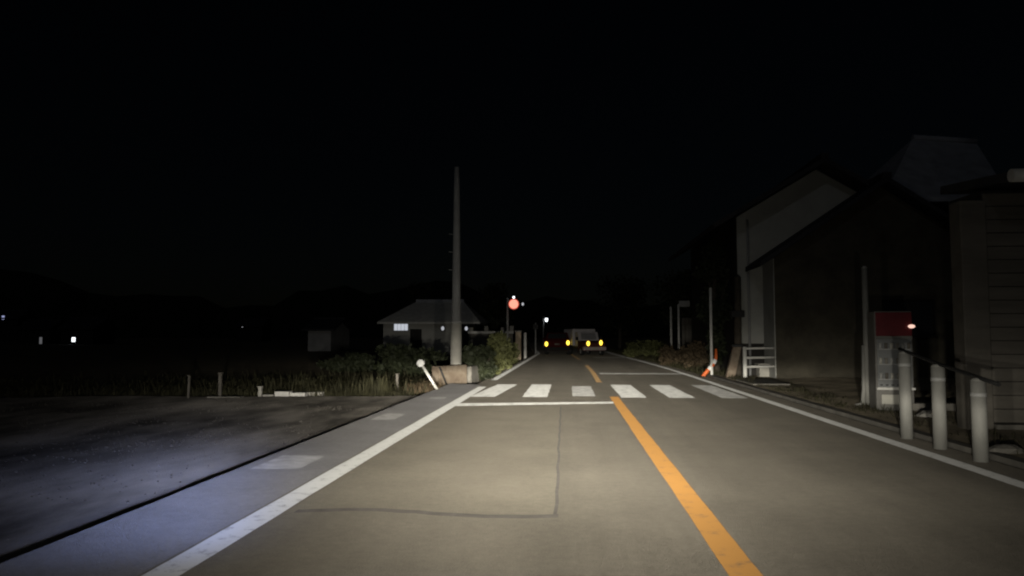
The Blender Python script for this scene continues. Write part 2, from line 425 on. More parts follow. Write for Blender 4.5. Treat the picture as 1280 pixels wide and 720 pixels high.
# right verge: low kerb and yard
kb = MB(); vs = []; n = 60
for i in range(n + 1):
    y = -6 + i * 32 / n
    vs += [(4.36 + bend(y), y, 0.05), (4.50 + bend(y), y, 0.05), (4.36 + bend(y), y, -0.2), (4.50 + bend(y), y, -0.2)]
kb.add(vs, sum([[(4*i, 4*i+1, 4*i+5, 4*i+4), (4*i, 4*i+4, 4*i+6, 4*i+2), (4*i+1, 4*i+3, 4*i+7, 4*i+5)] for i in range(n)], []))
struct(kb.build('kerb', 'concrete_dark'))
yd = MB(); nx, ny = 24, 60; vs = []
for j in range(ny + 1):
    for i in range(nx + 1):
        y = -6 + j * 33 / ny; x = 4.49 + bend(y) + i * 12 / nx
        z = 0.03 + 0.02 * math.sin(x * 2.1 + y) * math.cos(y * .8) + random.uniform(-.012, .012)
        vs.append((x, y, 0.04 if i == 0 else z))
yd.add(vs, [(j*(nx+1)+i, j*(nx+1)+i+1, (j+1)*(nx+1)+i+1, (j+1)*(nx+1)+i) for j in range(ny) for i in range(nx)])
struct(yd.build('yard', 'yard', smooth=True))

# hills behind everything
h = MB(); vs = []; n = 90
for i in range(n + 1):
    a = R(-75 + 150 * i / n); r = 620
    top = 38 + 9 * math.sin(i * .37) + 5 * math.sin(i * 1.13 + 1) + 2.5 * math.sin(i * 2.9) + random.uniform(-1.2, 1.2)
    vs += [(math.sin(a) * r, math.cos(a) * r, -1), (math.sin(a) * (r + 60), math.cos(a) * (r + 60), top), (math.sin(a) * (r + 260), math.cos(a) * (r + 260), -1)]
h.add(vs, sum([[(3*i, 3*i+3, 3*i+4, 3*i+1), (3*i+1, 3*i+4, 3*i+5, 3*i+2)] for i in range(n)], []))
struct(h.build('hills', 'forest'))

# ------------------------------------------------------------------ vegetation helpers
def leaves(b, blobs, count, size, up=0.0):
    for _ in range(count):
        (cx, cy, cz, rx, ry, rz) = random.choice(blobs)
        u = Vector((random.gauss(0, 1), random.gauss(0, 1), random.gauss(0, 1))).normalized() * (random.random() ** 0.45)
        p = Vector((cx + u.x * rx, cy + u.y * ry, max(0.02, cz + u.z * rz)))
        d = (Vector((random.gauss(0, 1), random.gauss(0, 1), random.gauss(0, .7) + up))).normalized()
        e = d.cross(Vector((random.gauss(0, 1), random.gauss(0, 1), random.gauss(0, 1)))).normalized()
        L = size * random.uniform(.6, 1.4); W = L * random.uniform(.25, .45)
        b.add([p, p + d * L * .5 + e * W, p + d * L, p + d * L * .5 - e * W], [(0, 1, 2, 3)])
    return b

def blades(b, spots, height, lean=0.5, per=10, spread=.08, w=.012, zero=0.0):
    for (x, y, k) in spots:
        for _ in range(per):
            a = random.uniform(0, 2 * math.pi); H = height * k * random.uniform(.5, 1.2); ln = H * lean * random.uniform(.1, 1.2)
            bx, by = x + random.gauss(0, spread), y + random.gauss(0, spread)
            dx, dy = math.cos(a) * ln, math.sin(a) * ln
            wx, wy = -math.sin(a) * w, math.cos(a) * w
            b.add([(bx - wx, by - wy, zero), (bx + wx, by + wy, zero), (bx + dx*.4 + wx*.8, by + dy*.4 + wy*.8, zero + H*.6),
                   (bx + dx*.4 - wx*.8, by + dy*.4 - wy*.8, zero + H*.6), (bx + dx, by + dy, zero + H)],
                  [(0, 1, 2, 3), (3, 2, 4)])
    return b

def shrub(loc, rx, ry, rz, count, size, label, m='leaf', group=None, up=.3):
    t = thing('shrub', loc, label, 'shrub', group=group)
    blobs = []
    for _ in range(9):
        s = random.uniform(.35, .6)
        blobs.append((random.uniform(-.6, .6) * rx, random.uniform(-.6, .6) * ry, random.uniform(.25, .95) * rz, rx * s, ry * s, rz * s * .75))
    leaves(MB(), blobs, count, size, up).build('foliage', m, t)
    st = MB()
    for _ in range(6):
        e = Vector((random.uniform(-.7, .7) * rx, random.uniform(-.7, .7) * ry, rz * random.uniform(.6, 1.1)))
        st.tube([(e.x * .1, e.y * .1, -.2), e * .5, e], [.022, .016, .006], 5)
    st.build('stem', 'bark', t)
    return t

def tree(name, loc, H, crown, count, size, label, m='leaf_dark', group=None, lean=0.0):
    t = thing(name, loc, label, 'tree', group=group)
    tr = MB()
    tr.tube([(0, 0, -.25), (lean * .2, 0, H * .25), (lean * .6, 0.1, H * .5), (lean, 0, H * .75)], [H * .032, H * .025, H * .018, H * .008], 9)
    blobs = []
    for k in range(16):
        a = random.uniform(0, 6.28); rr = random.uniform(.1, .9) * crown
        e = Vector((lean + math.cos(a) * rr, math.sin(a) * rr, H * random.uniform(.36, .95)))
        s = Vector((lean * .5, 0.05, H * random.uniform(.28, .55)))
        tr.tube([s, (s + e) / 2 + Vector((0, 0, .15)), e], [H * .011, H * .007, H * .003], 6)
        q = random.uniform(.45, .75) * crown
        blobs.append((e.x, e.y, e.z, q, q, q * .75))
    tr.build('trunk', 'bark', t)
    leaves(MB(), blobs, count, size).build('crown', m, t)
    return t

# ------------------------------------------------------------------ left roadside things
# utility pole
base = at(570, 457, 20.9); px_ = base.x
pole = thing('utility_pole', (px_, 20.9, 0), 'tall tapering pale concrete utility pole behind the low concrete wall', 'utility pole')
MB().tube([(0, 0, -.17), (0, 0, 0.4), (0, 0, 1.66)], [.158, .156, .150], 24).build('base_sleeve', 'concrete', pole, True)
MB().tube([(0, 0, 1.60), (0, 0, 3.5), (0, 0, 5.2), (0, 0, 6.0)], [.128, .105, .085, .07], 24).build('shaft', 'plaster_grey', pole, True)
MB().tube([(0, 0, 1.62), (0, 0, 1.67)], [.155, .155], 24).build('band', 'grey_metal', pole, True)
for z in (3.1, 3.6, 4.1):
    MB().tube([(-.1, 0, z), (-.22, 0, z + .01)], .009, 6).build('step_bolt', 'grey_metal', pole)

# low concrete wall in two blocks
a = gnd(549, 481); c = gnd(584, 478.5)
def wall_block(p, q, h, d, name, m, label, parts=()):
    t = thing(name, ((p.x + q.x) / 2, (p.y + q.y) / 2, 0), label, 'concrete wall', math.atan2(q.y - p.y, q.x - p.x))
    L = (q - p).length / 2
    o = MB(); o.prism([(-L, -.17), (L, -.17), (L, h), (-L + .02, h - .01)], 'y', 0, d)
    o.build('wall_body', m, t, bevel=.02)
    return t, L
t, L = wall_block(a, c, .49, .30, 'low_concrete_wall', 'concrete_brown', 'low stained concrete wall block at the foot of the utility pole')
MB().tube([(-L - .01, -.02, .46), (-L + .12, -.05, .18), (-L + .22, -.06, .0)], [.025, .025, .025], 8).build('drain_pipe', 'dark_metal', t, True)
c2 = gnd(599, 474.5); c1 = gnd(589, 476.5)
wall_block(c1, c2, .42, .25, 'low_concrete_wall', 'concrete_dark', 'short grey concrete block between the stained wall and the shrubs')

# leaning reflector post
p0 = gnd(547, 488); p1 = at(526, 454, p0.y - .02)
t = thing('reflector_post', p0, 'thin leaning white post with a round reflector on top', 'reflector post')
d = p1 - p0
MB().tube([-d * .15, d * .5, d * .93], .032, 12).build('shaft', 'white_metal', t, True)
MB().disc((d.x, d.y - .03, d.z), .085, .018, 20).build('reflector', 'reflector', t, True)
o = MB(); o.tube([(d.x, d.y - .03, d.z), (d.x, d.y + .015, d.z)], .095, 20); o.build('reflector_housing', 'grey_metal', t, True)

# dry weeds round its foot, grass behind the lot
spots = [(random.uniform(-3.3, -3.05) - abs(random.gauss(0, .35)), random.uniform(17.3, 18.9), random.uniform(.4, 1)) for _ in range(90)]
o = blades(MB(), spots, .26, .8, 8, .06, .009, -.06).build('dry_weeds', 'leaf_dry')
tag(o, 'dry brown weeds around the foot of the leaning reflector post', 'weeds', kind='stuff')
spots = []
for _ in range(5200):
    x = random.uniform(-19, -3.3); y0 = 16.9 + .10 * (x + 3.17)
    spots.append((x, y0 + abs(random.gauss(0, 3.6)), random.uniform(.35, 1) * (1.0 if random.random() < .93 else 1.7)))
    if random.random() < min(.8, max(0, (-5.5 - x) / 9)): spots.pop()
o = blades(MB(), spots, .26, .7, 7, .10, .012, -.16).build('rough_grass', 'grass')
tag(o, 'rough dull grass growing in the field behind the gravel lot', 'grass', kind='stuff')
spots = [(at(470, 480, 17.6).x + random.gauss(0, .16), 17.6 + random.gauss(0, .15), random.uniform(.6, 1.2)) for _ in range(26)]
o = blades(MB(), spots, .5, .5, 10, .05, .012, -.16).build('grass_tuft', 'grass')
tag(o, 'tall tuft of pale grass standing at the edge of the lot', 'grass tuft')

def stake(px, ytop, ybot, Y, label, m, w=.045):
    top = at(px, ytop, Y); bot = at(px, ybot, Y)
    t = thing('fence_stake', (bot.x, Y, -.16), label, 'stake', group='stakes along the lot edge')
    H = top.z + .16
    MB().box(-w/2, w/2, -w/2, w/2, -.2, H, Matrix.Rotation(random.uniform(-.03, .03), 4, 'Y')).build('stake', m, t, bevel=.004)
    MB().box(-w*.7, w*.7, -w*.7, w*.7, H, H + .02).build('cap', m, t)
    return t
stake(235, 470, 502, 15.6, 'thin dim wooden stake at the far dark end of the lot', 'board', .04)
stake(275, 467, 500, 15.9, 'taller wooden stake standing beside the flat slab on the lot edge', 'board', .06)
stake(325, 484, 499, 16.3, 'short stub of a stake beside the white blocks', 'concrete', .07)
stake(497, 468, 487, 18.0, 'short grey stake between the grass tuft and the leaning reflector post', 'board', .06)

def slab(x0, x1, y0, y1, Y, m, label, name='concrete_block', grp='concrete blocks on the lot edge'):
    a_ = at(x0, y1, Y); b_ = at(x1, y0, Y)
    zb = -.17; zt = max(b_.z, -.02)
    o = MB().box(a_.x, b_.x, Y, Y + .22, zb, zt).build(name, m, bevel=.012)
    return tag(o, label, 'concrete block', grp)
slab(343, 361, 489.5, 496, 16.25, 'white_metal', 'thicker white concrete block lying on the lot edge')
slab(362, 381, 491, 496, 16.35, 'white_metal', 'thinner white concrete block lying next to the thicker one')
slab(385, 402, 490.5, 494, 16.8, 'concrete', 'low grey concrete block at the end of the white blocks')
slab(328, 341, 493.5, 498, 16.3, 'concrete', 'low grey block between the stub stake and the white blocks')
slab(258, 300, 496, 500, 15.75, 'concrete_dark', 'long flat dark slab at the foot of the taller stake')

# shrubs right of the pole
shrub((at(600, 440, 22.4).x, 22.4, -.16), .5, .5, .9, 2600, .11, 'low olive shrub just beside the short grey concrete block', 'leaf_dark', 'shrubs beside the utility pole')
shrub((at(616, 440, 25).x, 25.0, -.16), .6, .8, 1.2, 5200, .12, 'largest leafy green shrub between the utility pole and the gate pillar', 'leaf', 'shrubs beside the utility pole')
shrub((at(633, 440, 29).x, 29.0, -.16), .5, .9, 1.0, 3400, .12, 'rounded green shrub in front of the beige gate pillar', 'leaf', 'shrubs beside the utility pole')
shrub((at(631, 430, 34).x, 33.0, -.16), .5, .7, 1.3, 3000, .13, 'brownish dry shrub behind the rounded green one', 'leaf_dry', 'shrubs beside the utility pole')
spots = [(-2.75 - abs(random.gauss(0, .35)), random.uniform(20.6, 42), random.uniform(.4, 1)) for _ in range(520)]
o = blades(MB(), spots, .22, .8, 7, .08, .011, -.16).build('verge_grass', 'grass')
tag(o, 'short grass along the road edge below the shrubs', 'grass', kind='stuff')

# dark bushes behind the wall, left of the pole
shrub((at(520, 440, 27).x, 27.0, -.16), 1.5, .9, .95, 4200, .15, 'broad dark bush in the field left of the utility pole', 'leaf_dark', 'dark bushes in the field')
shrub((at(440, 450, 30).x, 30.0, -.16), 1.3, .9, .6, 2400, .15, 'low dark bush in the field behind the grass tuft', 'leaf_dark', 'dark bushes in the field')

# gate pillar and posts
t = thing('gate_pillar', (at(648, 430, 44.5).x, 44.5, 0), 'beige gate pillar beside the road behind the shrubs', 'pillar')
MB().box(-.16, .16, -.16, .16, -.18, 1.50).build('pillar_body', 'beige_render', t, bevel=.015)
MB().box(-.2, .2, -.2, .2, 1.50, 1.58).build('cap', 'concrete', t, bevel=.01)
t = thing('white_post', (at(656.5, 430, 44.2).x, 44.2, 0), 'slim pale post touching the beige gate pillar', 'post')
MB().tube([(0, 0, -.18), (0, 0, 1.45)], .085, 14).build('shaft', 'rail_white', t, True)
MB().tube([(0, 0, 1.45), (0, 0, 1.49)], [.095, .05], 14).build('cap', 'post_paint', t, True)
t = thing('sign_pole', (at(669.5, 430, 54).x, 54, 0), 'thin grey pole at the road edge beyond the gate pillar', 'pole')
MB().tube([(0, 0, -.18), (0, 0, 2.2)], .05, 10).build('shaft', 'grey_metal', t, True)
MB().box(-.17, .17, -.07, -.05, 1.75, 2.1).build('plate', 'dark_metal', t)

# garden wall behind the shrubs
p = at(586, 415, 47); q = at(641, 415, 47)
t = thing('garden_wall', ((p.x + q.x) / 2, 47, -.16), 'grey garden wall with pale coping behind the shrubs', 'wall'); L = (q.x - p.x) / 2
H = p.z + .16
MB().box(-L, L, 0, .15, -.05, H - .1).build('wall_body', 'concrete_dark', t)
MB().box(-L - .05, L + .05, -.06, .21, H - .1, H + .05).build('coping', 'rail_white', t, bevel=.01)
for k, xx in enumerate((-L * .9, -L * .2, L * .55, L * .95)):
    MB().box(xx - .12, xx + .12, -.05, .2, H + .05, H + .28 + .1 * (k % 2)).build('wall_post', 'concrete', t, bevel=.01)

# beacon with the red lamp
bp = at(642, 380, 36)
t = thing('warning_beacon', (at(634.5, 400, 36.2).x, 36.2, 0), 'lit round red warning lamp on a thin grey pole', 'warning light')
dx = bp.x - t.location.x; z = bp.z
MB().tube([(0, 0, -.2), (0, 0, z + .3)], [.06, .05], 12).build('pole', 'grey_metal', t, True)
MB().tube([(0, 0, z), (dx, -.02, z)], .025, 8).build('bracket', 'grey_metal', t, True)
hs = MB().tube([(dx, -.1, z), (dx, .16, z)], [.29, .24], 24).build('lamp_housing', 'dark_metal', t, True)
MB().disc((dx, -.13, z), .255, .02, 28).build('halo_ring', 'red_halo', hs, True)  # painted glow ring around the lens
MB().disc((dx, -.155, z), .215, .03, 28).build('lens', 'red_core', hs, True)
MB().tube([(dx, -.12, z + .28), (dx, -.12, z + .37)], [.05, .04], 10).build('far_light_top', 'white_lamp', t, True)  # white light from farther back, added here as part of the beacon
MB().tube([(dx + .28, -.05, z), (dx + .46, -.05, z)], .02, 8).build('added_arm', 'dark_metal', t, True)  # arm added only to carry the next light
MB().disc((dx + .43, -.09, z), .055, .03, 14, .075).build('far_light_side', 'white_dim', t, True)  # another light from behind, added to the beacon

# distant street lamp
sp_ = at(683, 399.5, 85)
t = thing('street_lamp', (sp_.x - .35, 85.2, 0), 'lit bluish white street lamp above the dark red car', 'street lamp')
MB().tube([(0, 0, -.2), (0, 0, sp_.z + .4)], [.08, .06], 10).build('pole', 'grey_metal', t, True)
MB().tube([(0, 0, sp_.z + .3), (.35, -.1, sp_.z + .22)], .03, 8).build('arm', 'grey_metal', t, True)
MB().box(.15, .55, -.25, .1, sp_.z + .16, sp_.z + .26).build('lamp_head', 'grey_metal', t)
MB().tube([(.35, -.1, sp_.z + .16), (.35, -.1, sp_.z), (.35, -.1, sp_.z - .22)], [.13, .17, .10], 12).build('bulb', 'white_lamp', t, True)

# ------------------------------------------------------------------ houses on the left
def gable_house(name, loc, w, dpt, eave, ridge, wallm, roofm, label, over=.45, rz=0.0, along='x'):
    """along = direction of the ridge; gable ends face the other way."""
    t = thing(name, loc, label, 'house', rz)
    if along == 'y':
        MB().prism([(0, -.2), (w, -.2), (w, eave), (w/2, ridge), (0, eave)], 'y', 0, dpt).build('wall', wallm, t)
        sl = (ridge - eave) / (w/2); th = .16
        for s in (0, 1):
            x0, x1 = (-over, w/2) if s == 0 else (w + over, w/2)
            z0, z1 = eave - over * sl + .05, ridge + .05
            MB().prism([(x0, z0), (x1, z1), (x1, z1 + th), (x0, z0 + th)], 'y', -over, dpt + over).build('roof', roofm, t)
        MB().box(w/2 - .12, w/2 + .12, -over - .02, dpt + over + .02, ridge + .16, ridge + .32).build('ridge_cap', roofm, t)
    else:
        MB().prism([(0, -.2), (dpt, -.2), (dpt, eave), (dpt/2, ridge), (0, eave)], 'x', 0, w).build('wall', wallm, t)
        sl = (ridge - eave) / (dpt/2); th = .16
        for s in (0, 1):
            y0, y1 = (-over, dpt/2) if s == 0 else (dpt + over, dpt/2)
            z0, z1 = eave - over * sl + .05, ridge + .05
            MB().prism([(y0, z0), (y1, z1), (y1, z1 + th), (y0, z0 + th)], 'x', -over, w + over).build('roof', roofm, t)
        MB().box(-over - .02, w + over + .02, dpt/2 - .12, dpt/2 + .12, ridge + .16, ridge + .32).build('ridge_cap', roofm, t)
    return t
def window(parent, x0, x1, z0, z1, y, panes=2, pm='glass_dark', fm='grey_metal'):
    f = MB()
    for (a_, b_, c_, d_) in ((x0 - .05, x1 + .05, z0 - .05, z0), (x0 - .05, x1 + .05, z1, z1 + .05), (x0 - .05, x0, z0, z1), (x1, x1 + .05, z0, z1)):
        f.box(a_, b_, y - .05, y + .02, c_, d_)
    f = f.build('window', fm, parent)
    w = (x1 - x0) / panes
    for k in range(panes):
        MB().box(x0 + k * w + .015, x0 + (k + 1) * w - .015, y - .02, y - .005, z0, z1).build('pane', pm, f)
    MB().box(x0 - .09, x1 + .09, y - .10, y - .002, z0 - .09, z0 - .05).build('sill', fm, f)
    return f

D = 58
x0 = at(479, 420, D).x; x1 = at(592, 420, D).x; ev = at(500, 401, D).z; rd = at(540, 377, D + 3).z
t = thing('bungalow', (x0, D, -.1), 'pale bungalow with a broad hipped roof and one lit window', 'house'); w = x1 - x0; dp = 6.5
MB().box(0, w * .76, 0, dp, -.2, ev).build('wall', 'white_plaster', t)
MB().box(w * .76, w, .9, dp, -.2, ev - .02).build('wall', 'dark_wood', t)
rf = MB(); o_ = .55
rf.add([(-o_ + .2, -o_, ev), (w + o_, -o_, ev), (w + o_, dp + o_, ev), (-o_ + .2, dp + o_, ev), (1.9, dp/2, rd + .1), (w - 1.2, dp/2, rd + .1),
        (-o_ + .2, -o_, ev - .14), (w + o_, -o_, ev - .14), (w + o_, dp + o_, ev - .14), (-o_ + .2, dp + o_, ev - .14)],
       [(0, 1, 5, 4), (1, 2, 5), (2, 3, 4, 5), (3, 0, 4), (0, 6, 7, 1), (1, 7, 8, 2), (2, 8, 9, 3), (3, 9, 6, 0), (6, 9, 8, 7)])
rf = rf.build('roof', 'roof_pale', t)
MB().box(1.9, w - 1.2, dp/2 - .12, dp/2 + .12, rd + .05, rd + .28).build('ridge_cap', 'roof_grey', rf)
a_ = at(492.5, 413, D); b_ = at(510, 405, D)
window(t, a_.x - x0, b_.x - x0, a_.z + .1, b_.z + .1, 0, 4, 'lit_window')
for px in (553.5, 581):
    q = at(px, 410.5, D - .15)
    lamp = MB().disc((q.x - x0, -.2 if px < 570 else .7, q.z + .1), .12, .04, 12, .16).build('porch_lamp', 'white_dim', t, True)
    MB().box(q.x - x0 - .14, q.x - x0 + .14, (-.2 if px < 570 else .7), (.0 if px < 570 else .92), q.z - .05, q.z + .25).build('lamp_bracket', 'dark_metal', lamp)
MB().box(w * .3, w * .3 + .9, -.03, 0.02, 0, 1.9).build('door', 'dark_wood', t)

def far_house(px, Y, w, eave, ridge, label, lit=None, m='plaster_grey'):
    q = at(px, 420, Y)
    t = gable_house('far_house', (q.x, Y, -.16), w, 6, eave, ridge, m, 'roof_dark', label)
    t['group'] = 'far houses with small lights across the field'
    for (lx, ly, ww, hh, mm) in lit or []:
        c = at(lx, ly, Y)
        window(t, c.x - q.x - ww/2, c.x - q.x + ww/2, c.z + .16 - hh/2, c.z + .16 + hh/2, 0, 2, mm, 'dark_metal')
    return t
far_house(76, 120, 5.6, 2.7, 4.3, 'far dark house with one bright white window across the field', [(92, 424.5, .6, .7, 'white_lamp')], 'dark_wood')
far_house(22, 130, 6.0, 2.7, 4.2, 'far dark house with a dim tall window across the field', [(51, 426, .55, 1.3, 'grey_window')], 'dark_wood')
far_house(385, 70, 2.2, 2.0, 2.9, 'small dim grey shed in the field left of the bungalow', None, 'plaster_grey')
far_house(296, 190, 6.5, 4.0, 5.8, 'far dark house with a tiny faint upper window', [(303, 408, .35, .45, 'white_dim')], 'dark_wood')
far_house(-14, 170, 7, 5.6, 7.4, 'far dark two storey house with a small bluish window', [(4, 397, .7, .9, 'blue_lamp')], 'dark_wood')

# ------------------------------------------------------------------ vehicles ahead
def wheel(parent, x, y, r, w):
    tw = MB().tube([(x - w/2, y, r), (x + w/2, y, r)], r, 20).build('wheel', 'rubber', parent, True)
    MB().tube([(x - w/2 - .01, y, r), (x + w/2 + .01, y, r)], r * .58, 14).build('rim', 'grey_metal', tw, True)

def amber(parent, x, y, z, rx, rz_, name='lamp'):
    l = MB().disc((x, y, z), rx * 1.35, .02, 20, rz_ * 1.3).build(name, 'amber_halo', parent, True)  # outer disc holds the painted halo of the lamp
    MB().disc((x, y - .022, z), rx, .03, 20, rz_).build('bulb', 'amber', l, True)

VY = 52
cl = at(683, 430, VY); cr = at(710, 428.5, VY); cx = (cl.x + cr.x) / 2
car = thing('car', (cx, VY, 0), 'dark red hatchback seen from behind with two lit amber lamps', 'car')
W = 0.86
body = MB().prism([(0, .28), (4.1, .28), (4.1, .75), (3.9, .9), (2.9, 1.0), (2.2, 1.45), (.5, 1.5), (.12, 1.05), (0, .95)], 'x', -W, W)
# draw the cabin in towards the roof
body.v = [(x * (1 - .20 * max(0, (z - .95)) / .55), y, z) for (x, y, z) in body.v]
body.build('body', 'car_red', car, bevel=.05)
rw = MB().quad((-.66, .10, 1.10), (.66, .10, 1.10), (.58, .42, 1.44), (-.58, .42, 1.44)).build('rear_window', 'glass_dark', car)
MB().box(-W - .01, W + .01, -.08, .25, .30, .52).build('bumper', 'rubber', car, bevel=.03)
MB().box(-.17, .17, -.03, .02, .66, .76).build('number_plate', 'concrete_dark', car)
for q in (cl, cr): amber(car, q.x - cx, -.03, q.z, .10, .15, 'tail_lamp')
for sx in (-1, 1):
    for yy in (.75, 3.3): wheel(car, sx * (W - .10), yy, .30, .2)
    MB().box(sx * (W + .02), sx * (W + .20), 2.5, 2.6, .98, 1.14).build('wing_mirror', 'car_red', car, bevel=.02)

TY = 50
tl = at(735, 429.3, TY); tr_ = at(751, 428.5, TY)
ang = R(17)
fc = (tl + tr_) / 2
truck = thing('box_truck', (fc.x, TY, 0), 'small truck with red lamp light painted into its hood, a dusty white box body and two lit amber lamps', 'truck', ang)
# local axes: nose towards -y, built at the nose
TW = .76
MB().prism([(0, .30), (1.25, .30), (1.25, 1.0), (.12, .86), (0, .78)], 'x', -TW, TW).build('hood', 'hood_lamp_tint', truck, bevel=.05)
cab = MB().prism([(.95, .5), (1.9, .5), (1.9, 1.56), (1.25, 1.54), (.95, .98)], 'x', -TW + .02, TW - .1); cab.build('cab', 'box_white', truck, bevel=.04)
MB().quad((-.58, .965, 1.03), (.50, .965, 1.03), (.46, 1.21, 1.47), (-.54, 1.21, 1.47)).build('windscreen', 'plaster_grey', truck)
MB().box(-TW - .12, TW - .02, 1.96, 4.0, .62, 1.74).build('cargo_box', 'box_white', truck, bevel=.03)
MB().box(-TW, TW, 1.3, 4.0, .42, .60).build('chassis', 'dark_metal', truck)
MB().box(-TW - .03, TW + .03, -.10, .12, .34, .56).build('bumper', 'bumper', truck, bevel=.03)
MB().box(-.16, .16, -.12, -.09, .38, .52).build('number_plate', 'pale_panel', truck)
sp2 = (tr_.x - tl.x) / 2 / math.cos(ang)
amber(truck, -sp2, -.02, tl.z, .10, .15, 'head_lamp'); amber(truck, sp2, -.02, tr_.z, .095, .16, 'head_lamp')
for sx in (-1, 1):
    for yy in (.6, 3.2): wheel(truck, sx * (TW - .08), yy, .28, .16)
    MB().box(sx * (TW + .0), sx * (TW + .16), 1.05, 1.15, 1.0, 1.22).build('wing_mirror', 'dark_metal', truck, bevel=.02)

# ------------------------------------------------------------------ right roadside things
def thin_post(px, ytop, Y, r, label, plate=False, m='rail_white', cat='post'):
    q = at(px, ytop, Y)
    t = thing('roadside_post', (q.x, Y, 0), label, cat, group='white posts along the right verge')
    MB().tube([(0, 0, -.2), (0, 0, q.z)], r, 12).build('shaft', m, t, True)
    MB().tube([(0, 0, q.z), (0, 0, q.z + .04)], [r * 1.15, r * .5], 12).build('cap', m, t, True)
    if plate: MB().box(.02, .55, -.03, -.01, q.z - .1, q.z + .2).build('sign_plate', 'grey_metal', t)
    return t
thin_post(838.5, 384, 40, .055, 'slim white post without a plate standing behind the verge grass')
thin_post(848, 381, 38, .052, 'slim white post with a small grey plate at its top', True)
thin_post(888, 361, 24.4, .045, 'tall thin white post rising behind the bent orange guard')

# bent orange guard
p = gnd(878, 470.5); pts = []
for (x, y) in ((878, 471), (884, 464), (891, 456), (895, 448), (895, 436)):
    q = at(x, y, p.y); pts.append(q - p)
t = thing('bent_marker', p, 'bent orange and white plastic lane marker leaning at the road edge', 'lane marker')
MB().tube([pts[0] + Vector((-.05, 0, -.12)), *pts], [.055, .055, .06, .06, .05, .035], 12).build('tube', 'orange', t, True)
for i in (1, 2):
    mid = (pts[i] + pts[i + 1]) / 2
    u_ = (pts[i + 1] - pts[i]).normalized() * .07
    MB().tube([mid - u_, mid + u_], .066, 12).build('reflective_band', 'reflector', t, True)
MB().tube([pts[0] + Vector((-.03, 0, -.08)), pts[0] + Vector((-.02, 0, .03))], [.12, .09], 14).build('foot', 'rubber', t, True)

# leaning stump of a pole with a dark pole behind
p = gnd(911, 473); t = thing('leaning_stay_post', p, 'pale leaning concrete stub beside the white rail', 'concrete post')
q = at(921, 433, p.y) - p
MB().prism([(-.13, -.12), (.14, -.12), (q.x + .13, q.z), (q.x - .10, q.z + .02)], 'y', -.08, .14).build('stub', 'concrete_brown', t, bevel=.02)
MB().box(q.x - .16, q.x + .17, -.1, .17, q.z - .02, q.z + .06).build('collar', 'dark_metal', t, bevel=.01)
p2 = at(922, 440, 24.0)
t = thing('dark_timber_pole', (p2.x, 24.0, 0), 'dark timber pole standing against the pale house wall behind the leaning stub', 'pole')
MB().tube([(0, 0, -.15), (.02, 0, 1.6), (.04, 0, 3.1)], [.12, .11, .10], 14).build('shaft', 'bark', t, True)
MB().box(-.2, .2, -.16, .16, 1.85, 2.05).build('clamp', 'dark_metal', t, bevel=.01)
MB().tube([(.04, 0, 3.1), (.05, 0, 3.16)], [.1, .04], 14).build('cap', 'dark_metal', t, True)

# white three rail barrier
a = gnd(931.5, 473); r_end = at(973, 473, a.y)
t = thing('rail_barrier', a, 'white steel barrier with three rails in front of the pale house', 'barrier'); Lr = r_end.x - a.x
H = at(931, 433.5, a.y).z
MB().tube([(0, 0, -.2), (0, 0, H)], .062, 14).build('post', 'rail_white', t, True)
MB().tube([(Lr, .05, -.2), (Lr, .05, H - .02)], .05, 12).build('post', 'concrete_dark', t, True)
for k, z in enumerate((H - .05, H - .33, H - .60)):
    MB().tube([(0, -.02, z), (Lr, .03, z + .015)], .036 - .004 * (k == 0), 10).build('rail', 'rail_white', t, True)
q = at(958, 462, 24.2)
t = thing('concrete_planter', (q.x, 24.2, 0), 'small grey concrete box standing behind the white barrier', 'box')
MB().box(-.26, .26, -.2, .2, -.1, .34).build('body', 'concrete', t, bevel=.02)
MB().box(-.3, .3, -.24, .24, .34, .42).build('rim', 'concrete', t, bevel=.015)
q = gnd(953, 480)
o = MB().box(q.x - .5, q.x + .42, q.y - 1.1, q.y + .9, -.1, .075).build('concrete_pad', 'concrete_dark', bevel=.02)
tag(o, 'flat concrete pad on the ground under the white barrier', 'concrete pad')

# pale two storey house, its gable to the road
D = 24.7
tip = at(886, 292, D); ap = at(1020, 212, D); sl = (ap.z - tip.z) / (ap.x - tip.x)
xl = at(921, 300, D).x; ev = ap.z - sl * (ap.x - xl); wd = (ap.x - xl) * 2
hA = gable_house('house', (xl, D, 0), wd, 9, ev, ap.z, 'plaster', 'roof_dark', 'pale plastered two storey house with its gable behind the white barrier', xl - tip.x, 0, 'y')
MB().box(-.02, wd, -.05, .0, -.1, 1.03).build('timber_skirt', 'dark_wood', hA)
MB().box(-.03, 0, .0, 9, -.1, ev - .02).build('dark_side_sheet', 'dark_wood', hA)  # dark sheet added to keep the lit side wall dark
MB().tube([(.32, -.10, .0), (.32, -.10, ev - .1)], .04, 8).build('downpipe', 'plaster_grey', hA, True)
window(hA, wd * .45, wd * .6, 3.4, 4.5, 0, 2)

# dark house in front of it
D = 23.3
xl = at(969, 400, D).x; ea = at(945, 333, D); k_ = (at(1085, 239, D) - ea); sl = k_.z / k_.x
apx = at(1100, 229, D); wd = (apx.x - xl) * 2
hB = gable_house('house', (xl, D, 0), wd, 1.25, apx.z - sl * wd / 2 - .1, apx.z - .1, 'base_board', 'roof_dark', 'dark walled house with a gable between the white barrier and the vending machine', xl - ea.x, 0, 'y')
window(hB, wd * .5, wd * .72, 1.3, 2.3, 0, 2, fm='dark_wood')
MB().box(-.03, 0, .0, 1.25, -.1, apx.z - sl * wd / 2 - .12).build('side_wall_plaster', 'plaster', hB)
MB().box(-.01, wd + .01, -.04, 0, -.1, .10).build('plinth', 'base_board', hB)

